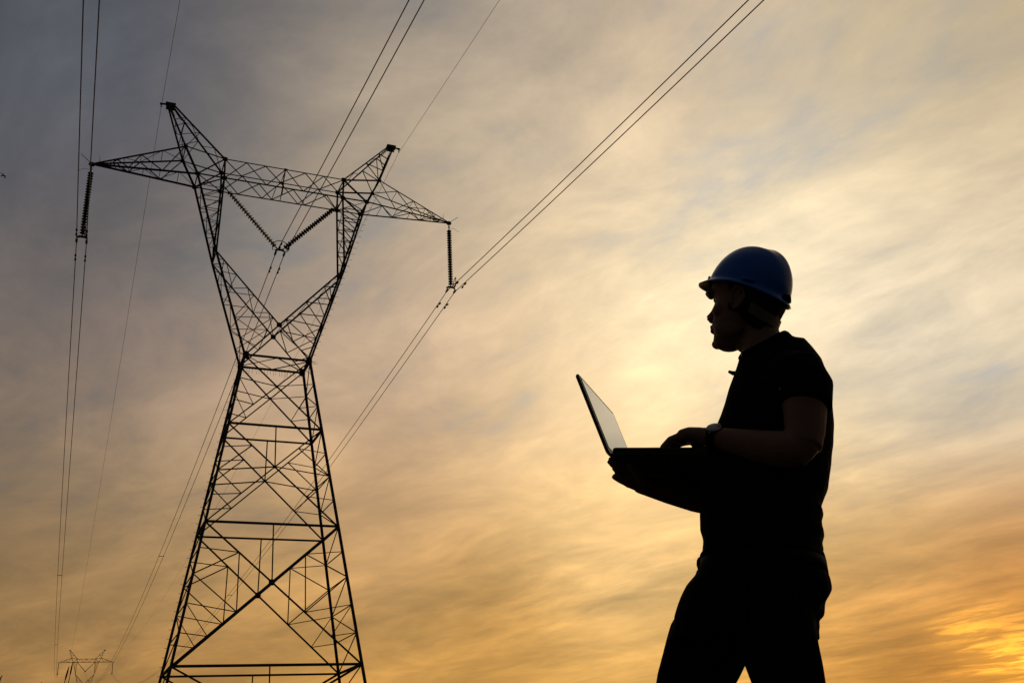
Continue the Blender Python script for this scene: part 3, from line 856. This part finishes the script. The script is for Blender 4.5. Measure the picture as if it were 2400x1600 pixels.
# ---- shirt
mb = MB()
mb.rings([body_ring(L, Rr, b, d) for L, Rr, b, d in SHIRT])
mb.tube([(.050, -.135, 1.460), (.062, -.165, 1.435), (.070, -.188, 1.398), (.062, -.203, 1.366), (.057, -.208, 1.350)],
        [(.060, .063), (.072, .072), (.066, .066), (.060, .062), (.060, .062)], 20, up=(0, 1, 0), ends=True)
mb.tube([(.10, .15, 1.475), (.115, .18, 1.445), (.10, .20, 1.40), (.075, .215, 1.355)],
        [(.06, .062), (.072, .072), (.066, .066), (.062, .062)], 20, up=(0, 1, 0))
def shirt_fold(co, nrm):
    q = Vector((co.x * 9, co.y * 9, co.z * 16))
    low = max(0.0, min(1.0, (1.42 - co.z) / .3))
    return co + nrm * (.004 * low * (noise.noise(q) + .6 * noise.noise(q * 2.1)))
shirt = remesh(mb, 'shirt', M['shirt'], man, 0.005, 3, 0.5, shirt_fold)
# ---- collar
mb = MB()
cA = body_ring((-.0233, 1.5716), (.102, 1.615), .066, .012, 40, .006)
cB = body_ring((-.027, 1.567), (.113, 1.603), .078, .02, 40, .004)
cI = body_ring((-.0233, 1.5716), (.102, 1.615), .066, .012, 40, -.001)
cT = [p + Vector((0, 0, .006)) for p in body_ring((-.0213, 1.5716), (.100, 1.615), .064, .012, 40, .002)]
vs = cT + cA + cB + cI
mb.add(vs, [(r * nn + j, r * nn + (j + 1) % nn, ((r + 1) % 4) * nn + (j + 1) % nn, ((r + 1) % 4) * nn + j) for r in range(4) for j in range(nn)])
mb.build('collar', M['shirt'], shirt)
mb = MB()
mb.tube([(-.030, .035, 1.533), (-.044, .036, 1.535), (-.053, .038, 1.541)], [(.008, .007), (.007, .006), (.004, .004)], 8)
mb.build('collar_tip', M['shirt'], shirt)

# ---- body: head, neck, arms, hands, trunk and legs as one skin
HYAW, HPIT, HS = R(36), R(12), 1.03
hf = Vector((-math.cos(HYAW) * math.cos(HPIT), math.sin(HYAW) * math.cos(HPIT), math.sin(HPIT)))
hl = Vector((-math.sin(HYAW), -math.cos(HYAW), 0))
hu = hf.cross(hl)
HM = Matrix((hf, hl, hu)).transposed() * HS
HO = Vector((.017, .019, 1.716))
def H(x, y, z): return HO + HM @ Vector((x, y, z))
HEAD = [  # z, front, back, half width
(-.114, .066, .030, .020), (-.106, .080, .008, .031), (-.094, .086, -.010, .040), (-.080, .084, -.030, .047), (-.066, .084, -.052, .054),
(-.052, .090, -.066, .060), (-.036, .088, -.078, .064), (-.018, .085, -.087, .068), (.000, .082, -.093, .071), (.014, .080, -.097, .073),
(.028, .089, -.099, .075), (.040, .096, -.100, .076), (.060, .096, -.099, .076), (.080, .088, -.093, .073), (.098, .072, -.080, .064),
(.112, .050, -.060, .050), (.122, .024, -.034, .032), (.127, .006, -.012, .012)]
def head_ring(z, fr, bk, hw, n=36, grow=0.0):
    cx = (fr * .45 + bk * .55) if z > -.05 else (fr + bk) / 2
    out = []
    for k in range(n):
        t = 2 * math.pi * k / n; ca, sa = math.cos(t), math.sin(t)
        rx = (fr - cx if ca > 0 else cx - bk) + grow
        e = .80 if ca > 0 else .95
        out.append(H(cx + rx * math.copysign(abs(ca) ** e, ca), (hw + grow) * math.copysign(abs(sa) ** .92, sa), z))
    return out
mb = MB()
mb.rings([head_ring(*h) for h in HEAD])
HR = HM.copy()
# nose, brow, cheeks, lips, chin, eyes, ears
mb.tube([H(.080, 0, .030), H(.082, 0, .012), H(.086, 0, -.006), H(.090, 0, -.020), H(.090, 0, -.028), H(.084, 0, -.036)],
        [(.012, .008), (.014, .009), (.018, .010), (.0275, .011), (.018, .012), (.008, .010)], 12, up=tuple(hl))
for s in (-1, 1):
    mb.ball(H(.098, s * .011, -.027), (.010, .008, .007), HR)
    mb.tube([H(.097, s * .012, .034), H(.097, s * .030, .038), H(.084, s * .051, .034)], [.010, .011, .008], 8)
    mb.ball(H(.062, s * .033, .012), .0125)
    mb.ball(H(.052, s * .042, -.020), (.024, .022, .020), HR)
    mb.ball(H(.026, s * .046, -.068), (.042, .013, .026), HR)
    # ear
    ec = H(-.008, s * .077, -.002)
    EM = HM @ Matrix.Rotation(s * .35, 3, 'Z') @ Matrix.Rotation(-.18, 3, 'Y')
    mb.ball(ec, (.017, .007, .031), EM)
    mb.tube([ec + EM @ Vector(p) for p in ((.012, s * .004, -.018), (.016, s * .007, .010), (.008, s * .010, .029), (-.010, s * .011, .027), (-.018, s * .010, .006), (-.012, s * .008, -.016), (-.002, s * .006, -.030))], .0045, 8)
mb.tube([H(.086, -.022, -.052), H(.094, -.008, -.049), H(.094, .008, -.049), H(.086, .022, -.052)], [.004, .006, .006, .004], 8)
mb.tube([H(.085, -.020, -.058), H(.092, -.008, -.061), H(.092, .008, -.061), H(.085, .020, -.058)], [.004, .0065, .0065, .004], 8)
mb.ball(H(.080, 0, -.097), (.013, .018, .012), HR)
# neck and trunk
mb.tube([H(-.03, 0, -.03), (.036, .018, 1.635), (.040, .012, 1.59), (.052, .006, 1.54), (.062, .0, 1.49)], [(.058, .058), (.053, .055), (.055, .056), (.064, .064), (.09, .09)], 20, up=tuple(bl))
mb.tube([H(.02, 0, -.085), (.020, .022, 1.60), (.026, .015, 1.555)], [.026, .034, .036], 12)
def inner(seq, k): return [body_ring(L, Rr, b * .9, d if d else 0, 28, -.016) for L, Rr, b, d in seq[k:]]
mb.rings(inner(SHIRT, 4))
mb.rings([body_ring(L, Rr, b * .9, 0, 28, -.018) for L, Rr, b in TROUS[:-4]])
for pts, rr in (([(-.12, .080, .95), (-.185, .083, .86), (-.236, .08, .77), (-.295, .088, .58), (-.315, .09, .48), (-.345, .092, .28), (-.36, .094, .09)], [.075, .075, .070, .062, .052, .045, .036]),
                ([(-.06, -.085, .95), (-.066, -.088, .86), (-.056, -.09, .76), (-.06, -.096, .58), (-.05, -.098, .48), (-.005, -.10, .28), (.03, -.102, .09)], [.075, .072, .066, .060, .052, .045, .036])):
    mb.tube(pts, rr, 16, up=(0, 1, 0))
    a = Vector(pts[-1]); mb.tube([a + Vector((.03, 0, -.03)), a + bf * .08 + Vector((0, 0, -.045)), a + bf * .17 + Vector((0, 0, -.055))], [.035, .034, .025], 12)
# left arm (near), hand typing
mb.tube([(.05, -.15, 1.44), (.058, -.19, 1.395), (.055, -.207, 1.345), (.043, -.216, 1.29), (.030, -.220, 1.252)], [.056, .054, .051, .046, .044], 18, up=(0, 1, 0))
mb.tube([(.034, -.222, 1.262), (.018, -.217, 1.246), (-.012, -.200, 1.252), (-.052, -.170, 1.270), (-.10, -.135, 1.296), (-.146, -.10, 1.320), (-.165, -.085, 1.329)],
        [.040, (.043, .043), (.043, .043), (.040, .039), (.033, .032), (.029, .0245), (.031, .022)], 18)
hh = -bl                                                # across the hand
kn = Vector((-.206, -.050, 1.338))
mb.tube([(-.150, -.097, 1.322), (-.170, -.081, 1.332), (-.190, -.064, 1.340), kn + Vector((.002, 0, .004)), kn + Vector((-.010, .004, -.002))],
        [(.028, .020), (.034, .021), (.039, .020), (.041, .016), (.038, .011)], 16)
for off_, ln, dz_ in ((-.031, .80, -.004), (-.010, .97, .001), (.011, 1.03, .002), (.031, .95, 0)):
    k0 = kn + hh * off_ + Vector((0, 0, dz_))
    fdir = (bf + hh * (off_ * 3)).normalized()
    p1 = k0 + fdir * (.038 * ln) + Vector((0, 0, -.005)); p2 = p1 + fdir * (.018 * ln) + Vector((0, 0, -.014)); p3 = p2 + fdir * (.006) + Vector((0, 0, -.014))
    mb.tube([k0 - fdir * .01, k0 + fdir * .012, p1, p2, p3], [.0105, .010, .0098, .0085, .0072], 10)
tb_ = Vector((-.168, -.066, 1.326)) + hh * .03
mb.tube([tb_, tb_ + bf * .03 + hh * .018 + Vector((0, 0, -.012)), tb_ + bf * .058 + hh * .022 + Vector((0, 0, -.022)), tb_ + bf * .075 + hh * .018 + Vector((0, 0, -.026))], [.014, .012, .0105, .008], 10)
# right arm (far), hand under the laptop with the fingers round the hinge edge
mb.tube([(.10, .17, 1.44), (.09, .205, 1.39), (.06, .225, 1.33), (.02, .235, 1.27), (-.01, .232, 1.235)], [.056, .053, .050, .046, .043], 18, up=(0, 1, 0))
mb.tube([(-.005, .235, 1.245), (-.03, .230, 1.232), (-.09, .210, 1.237), (-.16, .180, 1.246), (-.23, .152, 1.258), (-.285, .128, 1.268), (-.305, .115, 1.272)],
        [.040, (.043, .043), (.043, .042), (.040, .040), (.034, .033), (.029, .026), (.032, .024)], 18)
mb.tube([(-.288, .126, 1.270), (-.31, .108, 1.275), (-.335, .082, 1.283), (-.350, .062, 1.287)], [(.030, .021), (.038, .019), (.043, .016), (.043, .013)], 16)
FING = (((-.345, .020, 1.288), (-.386, -.010, 1.295), (-.393, -.010, 1.303), (-.391, -.009, 1.309)),
        ((-.348, .048, 1.286), (-.371, .036, 1.289), (-.378, .037, 1.298), (-.376, .038, 1.305)),
        ((-.340, .074, 1.281), (-.350, .078, 1.277), (-.357, .079, 1.288), (-.355, .080, 1.299)),
        ((-.326, .098, 1.276), (-.337, .114, 1.272), (-.344, .116, 1.283), (-.342, .117, 1.294)))
for a, b_, c, d in FING: mb.tube([a, lerp(a, b_, .55) + Vector((0, 0, -.004)), b_, c, d], [.0115, .0108, .0105, .0092, .0075], 10)
mb.tube([(-.305, .082, 1.272), (-.315, .045, 1.276), (-.330, .010, 1.282), (-.345, -.015, 1.287)], [.015, .0135, .011, .009], 10)
body = remesh(mb, 'body', M['skin'], man, 0.0032, 3, 0.5)

# ---- hair: cap of short hair on the back and sides
mb = MB(); hv = []; NZ = 18; NA = 44
def hring(z):
    for k in range(len(HEAD) - 1):
        if HEAD[k][0] <= z <= HEAD[k + 1][0]:
            t = (z - HEAD[k][0]) / (HEAD[k + 1][0] - HEAD[k][0])
            return [HEAD[k][i] * (1 - t) + HEAD[k + 1][i] * t for i in range(1, 4)]
    return HEAD[-1][1:]
def scalp(z, t, grow):
    fr, bk, hw = hring(z)
    if z < -.036: bk, hw = -.078 - (z + .036) * .30, max(hw, .060)       # hair runs on down the nape
    cx = (fr * .45 + bk * .55) if z > -.05 else (fr + bk) / 2
    ca, sa = math.cos(t), math.sin(t); rx = (fr - cx if ca > 0 else cx - bk) + grow
    return H(cx + rx * math.copysign(abs(ca) ** (.8 if ca > 0 else .95), ca), (hw + grow) * math.copysign(abs(sa) ** .92, sa), z)
for shell in (0, 1):
    for i in range(NZ + 1):
        f = i / NZ
        for j in range(NA + 1):
            t = R(78) + (2 * math.pi - 2 * R(78)) * j / NA
            side = abs(math.cos(t / 2)) ** 2                    # 0 at the nape
            zlow = -.086 + .115 * side ** 1.2 + .004 * noise.noise(Vector((t * 9, 0, 0)))
            z = zlow + (.10 - zlow) * f
            g_ = (.010 * (1 - .5 * (1 - f)) + .003 * noise.noise(Vector((t * 14, z * 160, 2)))) if shell == 0 else -.004
            hv.append(scalp(z, t, g_))
ns = (NZ + 1) * (NA + 1); hfs = []
for i in range(NZ):
    for j in range(NA):
        a = i * (NA + 1) + j
        hfs.append((a, a + 1, a + NA + 2, a + NA + 1)); hfs.append((ns + a, ns + a + NA + 1, ns + a + NA + 2, ns + a + 1))
for j in range(NA):
    hfs.append((j, ns + j, ns + j + 1, j + 1)); a = NZ * (NA + 1) + j; hfs.append((a, a + 1, ns + a + 1, ns + a))
for i in range(NZ):
    a = i * (NA + 1); hfs.append((a, a + NA + 1, ns + a + NA + 1, ns + a)); a += NA; hfs.append((a, ns + a, ns + a + NA + 1, a + NA + 1))
mb.add(hv, hfs)
mb.build('hair', M['hair'], man)
# ---- shoes
for ax_, ay_ in ((-.36, .094), (.03, -.102)):
    mb = MB(); a = Vector((ax_, ay_, 0))
    rings = []
    for d, w, h in ((-.075, .022, .05), (-.07, .034, .075), (-.04, .040, .10), (.0, .040, .105), (.05, .040, .085), (.11, .046, .065), (.16, .045, .052), (.195, .034, .04), (.21, .018, .03)):
        c = a + bf * d
        rings.append([c + bl * (w * math.cos(t)) + Vector((0, 0, .002 + h * .5 + h * .5 * math.copysign(abs(math.sin(t)) ** .7, math.sin(t)))) for t in [2 * math.pi * k / 16 for k in range(16)]])
    mb.rings(rings); mb.build('shoe', M['leather'], man)

# ------------------------------------------------------------------ hard hat
hat = tag(empty('hard_hat', PO + Matrix.Rotation(-YAW, 3, 'Z') @ HO, -YAW), 'blue plastic hard hat with short peak worn by the person', 'hard hat')
KP = R(13)                                               # worn tipped back a little
kf = (hf * math.cos(KP) + hu * math.sin(KP)); ku = (hu * math.cos(KP) - hf * math.sin(KP))
KM = Matrix((kf, hl, ku)).transposed() * .975
KO = H(.002, 0, .045) - HO
def K(x, y, z): return KO + KM @ Vector((x, y, z))
rings = []
NA = 64; NP = 22
def ridge(x, y):
    g_ = .0055 * math.exp(-(y / .013) ** 2) + .003 * (math.exp(-((y - .045) / .010) ** 2) + math.exp(-((y + .045) / .010) ** 2))
    return g_
for i in range(NP + 1):
    ph = (math.pi / 2) * i / NP
    ring = []
    for k in range(NA):
        t = 2 * math.pi * k / NA; ca, sa = math.cos(t), math.sin(t)
        cr_ = math.cos(ph) ** .82; sr_ = math.sin(ph) ** .98
        rx = .112 if ca > 0 else .122
        x = rx * ca * cr_; y = .096 * sa * cr_; z = .122 * sr_
        x -= .012 * sr_
        z += ridge(x, y) * sr_ * min(1, abs(math.cos(ph)) * 4)
        z += (-.012 * (1 - ca) * .5 + .011 * sa * sa) * (1 - sr_)               # rear edge lower
        ring.append(K(x, y, z))
    rings.append(ring)
rings[-1] = [sum(rings[-1], Vector()) / NA for _ in range(NA)]
brim = []
for rr in (0.0, .25, .5, .75, 1.0):
    ring = []
    for k in range(NA):
        t = 2 * math.pi * k / NA; ca, sa = math.cos(t), math.sin(t)
        rx = .112 if ca > 0 else .122
        ext = .006 + .027 * max(0.0, ca) ** 2.2 + .004 * max(0.0, -ca) ** 2
        x = (rx + ext * rr) * ca; y = (.096 + .008 * rr + (.012 * max(0, ca)) * rr) * sa
        z = -.012 * (1 - ca) * .5 + .011 * sa * sa - .010 * rr - .010 * rr * rr * max(0.0, ca) * (1 - .8 * ca * ca) + .006 * rr * max(0, ca) ** 4 - .006 * rr * max(0, -ca)
        ring.append(K(x, y, z))
    brim.append(ring)
allr = list(reversed(brim)) + rings[1:]
vs = [p for r_ in allr for p in r_]; fs = []
for i in range(len(allr) - 1):
    for j in range(NA): fs.append((i * NA + j, i * NA + (j + 1) % NA, (i + 1) * NA + (j + 1) % NA, (i + 1) * NA + j))
shell = obj('shell', mesh('shell', vs, fs), M['helmet'], hat)
md = shell.modifiers.new('t', 'SOLIDIFY'); md.thickness = .0045; md.offset = -1; md.material_offset = 1; md.material_offset_rim = 0
shell.data.materials.append(M['plastic'])  # blue shell's inner side made black: shade under the hat put into its colour
# raised front badge ridge and side slots
mb = MB()
mb.tube([K(.108, -.030, .006), K(.116, -.012, .014), K(.116, .012, .014), K(.108, .030, .006)], [(.004, .006), (.006, .014), (.006, .014), (.004, .006)], 10)
mb.build('front_ridge', M['helmet'], hat)
for s in (-1, 1):
    mb = MB(); c = K(-.045, s * .1055, .010)
    mb.tube([K(-.062, s * .084, .006), K(-.045, s * .0915, .007), K(-.028, s * .0955, .008)], [(.003, .004), (.0045, .005), (.003, .004)], 8)
    mb.build('accessory_slot', M['helmet'], hat)
mb = MB()
mb.tube([K(-.122, -.02, -.010), K(-.127, 0, -.006), K(-.122, .02, -.010)], [(.004, .007), (.006, .010), (.004, .007)], 8)
mb.build('rear_clip', M['leather'], hat)
# suspension band round the back of the head
band_v = []; nb = 40
for shell_ in (.009, .012):
    for zz_ in (-.012, .012):
        for j in range(nb + 1):
            t = R(112) + (2 * math.pi - 2 * R(112)) * j / nb
            dip = -.014 - .040 * (1 - abs(math.cos(t / 2)) ** 2) ** 1.5 + .028 * abs(math.cos(t / 2)) ** 2
            z = dip + zz_
            band_v.append(scalp(max(z, -.11), t, shell_) - HO)
bn = nb + 1; bfs = []
for j in range(nb):
    for a, b_ in ((0, 1), (1, 3), (3, 2), (2, 0)): bfs.append((a * bn + j, a * bn + j + 1, b_ * bn + j + 1, b_ * bn + j))
for j in (0, nb): bfs.append((j, bn + j, 3 * bn + j, 2 * bn + j))
obj('headband', mesh('headband', band_v, bfs, False), M['band'], hat)

# ------------------------------------------------------------------ laptop
LO = Vector((-.395, -.042, 1.315))
lap = tag(empty('laptop', PO + Matrix.Rotation(-YAW, 3, 'Z') @ LO, -YAW), 'black open laptop balanced on one hand of the person', 'laptop')
lh = -bl                                                # hinge axis, away from the camera
le = Vector((.2257, -.078, -.0362)).normalized(); le = (le - lh * le.dot(lh)).normalized()
ln_ = lh.cross(le); ln_ = ln_ if ln_.z > 0 else -ln_
def rounded_slab(c, ex, ey, ez, hx, hy, hz, r=.012, n=4):
    b = MB(); rings = []
    for z, ins in ((-hz, .003), (-hz + .003, 0), (hz - .002, 0), (hz, .002)):
        ring = []
        for qx, qy, a0 in ((1, 1, 0), (-1, 1, 90), (-1, -1, 180), (1, -1, 270)):
            for k in range(n + 1):
                a = R(a0 + 90 * k / n)
                ring.append(Vector(c) + ex * (qx * (hx - r) + (r - ins) * math.cos(a)) + ey * (qy * (hy - r) + (r - ins) * math.sin(a)) + ez * z)
        rings.append(ring)
    b.rings(rings); return b
top0 = Vector((-.3875, -.042, 1.3277)) - LO             # near rear corner of the deck
bc = top0 + le * .121 + lh * .18 - ln_ * .011
base_ = rounded_slab(bc, le, lh, ln_, .121, .18, .011).build('base', M['plastic'], lap, False)
KEY = None
mb = MB()
for r_ in range(5):
    for k in range(14):
        c = top0 + le * (.035 + r_ * .0185) + lh * (.045 + k * .0195 + (r_ % 2) * .004) + ln_ * .0015
        mb.box(c, le, lh, ln_, .0078, .0082, .0015)
tag(mb.build('keys', M['key'], lap, False), kind='stuff')
mb = MB(); mb.box(top0 + le * .185 + lh * .17 + ln_ * .0006, le, lh, ln_, .026, .045, .0006); mb.build('touchpad', M['key'], lap, False)
ld = Vector((-.061, .022, .225)).normalized(); ld = (ld - lh * ld.dot(lh)).normalized()
lnn = lh.cross(ld); lnn = lnn if lnn.dot(le) > 0 else -lnn       # faces the user
lc = ld * .117 + lh * .18 - lnn * .004
lid = rounded_slab(lc, ld, lh, lnn, .117, .18, .0045).build('lid', M['plastic'], lap, False)
mb = MB(); mb.box(lc + lnn * .0052 + ld * .003, ld, lh, lnn, .101, .162, .0006); mb.build('screen', M['lcd'], lid, False)
mb = MB(); mb.tube([lh * .03, lh * .33], .007, 10); mb.build('hinge', M['plastic'], lap)

# ------------------------------------------------------------------ wristwatch
WO = Vector((-.140, -.104, 1.3165))
wat = tag(empty('wristwatch', PO + Matrix.Rotation(-YAW, 3, 'Z') @ WO, -YAW), 'wristwatch with pale metal case on the wrist of the typing hand', 'watch')
wd = Vector((-.065, .05, .033)).normalized(); ws = wd.cross(Vector((0, 0, 1))).normalized(); wu = ws.cross(wd)
mb = MB(); vs = []
for dd, g_ in ((-.011, .0005), (-.011, .0035), (.011, .0035), (.011, .0005)):
    for k in range(28):
        a = 2 * math.pi * k / 28
        vs.append(wd * dd + ws * ((.0305 + g_) * math.cos(a)) + wu * ((.0265 + g_) * math.sin(a)))
mb.add(vs, [(r_ * 28 + j, r_ * 28 + (j + 1) % 28, ((r_ + 1) % 4) * 28 + (j + 1) % 28, ((r_ + 1) % 4) * 28 + j) for r_ in range(4) for j in range(28)])
mb.build('strap', M['leather'], wat)
mb = MB(); cn = (wu * .76 - ws * .65).normalized(); cd_ = cn.cross(wd); cc = cn * .0275
mb.rings([[cc + cn * z + (wd * math.cos(a) + cd_ * math.sin(a)) * r_ for a in [2 * math.pi * k / 24 for k in range(24)]] for r_, z in ((.016, -.004), (.0195, -.002), (.020, .002), (.0185, .0045), (.017, .005))])
case = mb.build('case', M['watch'], wat)
mb = MB(); mb.tube([cc + cd_ * .021, cc + cd_ * .026], .003, 8); mb.build('crown', M['watch'], wat)

# ------------------------------------------------------------------ wild grass stalks near the camera
def polar(az, el, d):
    return Vector((CAM.x, CAM.y, CAM.z)) + sdir(az, el) * (d / math.cos(R(el)))
GR = []
GR = [(-23.9, 6.10, 3.6, .06, 'dark upright grass seed head in front of the far tower', False),
      (-24.05, 5.90, 3.3, .10, 'dark grass seed head with a drooping leaf just left of the far tower', True),
      (-24.10, 5.12, 3.0, .05, 'short grass tip at the bottom edge below the far tower', False),
      (-25.22, 5.16, 2.8, .16, 'slanting grass tip at the bottom edge left of the far tower', False),
      (-27.05, 5.50, 2.7, .2, 'slanting grass tip in the bottom left corner', False)]
for i, (az, el, d, lean, lab, leaf) in enumerate(GR):
    tip = polar(az, el, d); foot = Vector((tip.x, tip.y, 0)) - rt * lean
    e = tag(empty('grass_stalk', foot), lab, 'grass', 'wild grass stalks at the lower left')
    h_ = tip.z; ax_ = rt * lean
    P_ = lambda f: ax_ * (f ** 1.7) + Vector((0, 0, h_ * f))
    b = MB(); b.tube([P_(k / 8) for k in range(9)], [.0022 - .0012 * k / 8 for k in range(9)], 6); b.build('stem', M['grass'], e)
    b = MB(); b.tube([P_(.955), P_(.97), P_(.985), P_(1.0)], [.0008, .0026, .0024, .0008], 8); b.build('seed_head', M['grass'], e)
    if leaf:
        b = MB(); q = P_(.93)
        pts = [q, q - rt * .02 + Vector((0, 0, -.02)), q - rt * .05 + Vector((0, 0, -.075)), q - rt * .075 + Vector((0, 0, -.14))]
        b.tube(pts, [(.0012, .0004), (.0018, .0004), (.0016, .0004), (.0006, .0003)], 6); b.build('leaf', M['grass'], e)

# ------------------------------------------------------------------ bird
bp_ = polar(-30.74, 30.3, 75)
bird = tag(empty('bird', bp_, -YAW), 'tiny dark bird flying at the left edge of the sky', 'bird')
mb = MB()
mb.tube([(-.26, 0, -.01), (-.16, 0, 0), (-.04, 0, .005), (.06, 0, .0), (.13, 0, .012), (.17, 0, .012)], [.012, .03, .045, .04, .026, .008], 10)
mb.tube([(-.16, 0, 0), (-.33, 0, -.015)], [(.02, .012), (.05, .006)], 8)
for s in (-1, 1):
    mb.tube([(.0, s * .02, .015), (.03, s * .16, .065), (-.03, s * .30, .035), (-.12, s * .42, .0)], [(.07, .014), (.065, .010), (.05, .007), (.012, .004)], 8)
remesh(mb, 'body', M['bird'], bird, .008, 2)

# ------------------------------------------------------------------ rough grass on the field round the camera
rg = random.Random(5)
gv = []; gf = []
for k in range(9000):
    a = rg.uniform(0, 2 * math.pi); d = 0.7 + 15 * rg.random() ** 1.3
    x, y = CAM.x + math.cos(a) * d, CAM.y + math.sin(a) * d
    z = terrain(x, y); hgt = rg.uniform(.06, .26); w = rg.uniform(.003, .007); t = rg.uniform(0, math.pi)
    ln = Vector((rg.uniform(-.1, .1), rg.uniform(-.1, .1), 0)); sd_ = Vector((math.cos(t) * w, math.sin(t) * w, 0)); b0 = Vector((x, y, z - .01))
    o = len(gv)
    gv += [b0 - sd_, b0 + sd_, b0 + ln * .35 + sd_ * .7 + Vector((0, 0, hgt * .55)), b0 + ln * .35 - sd_ * .7 + Vector((0, 0, hgt * .55)), b0 + ln + Vector((0, 0, hgt))]
    gf += [(o, o + 1, o + 2, o + 3), (o + 3, o + 2, o + 4)]
tag(obj('grass', mesh('grass', gv, gf, False), M['grass']), 'short dry grass covering the field', 'grass', kind='stuff')
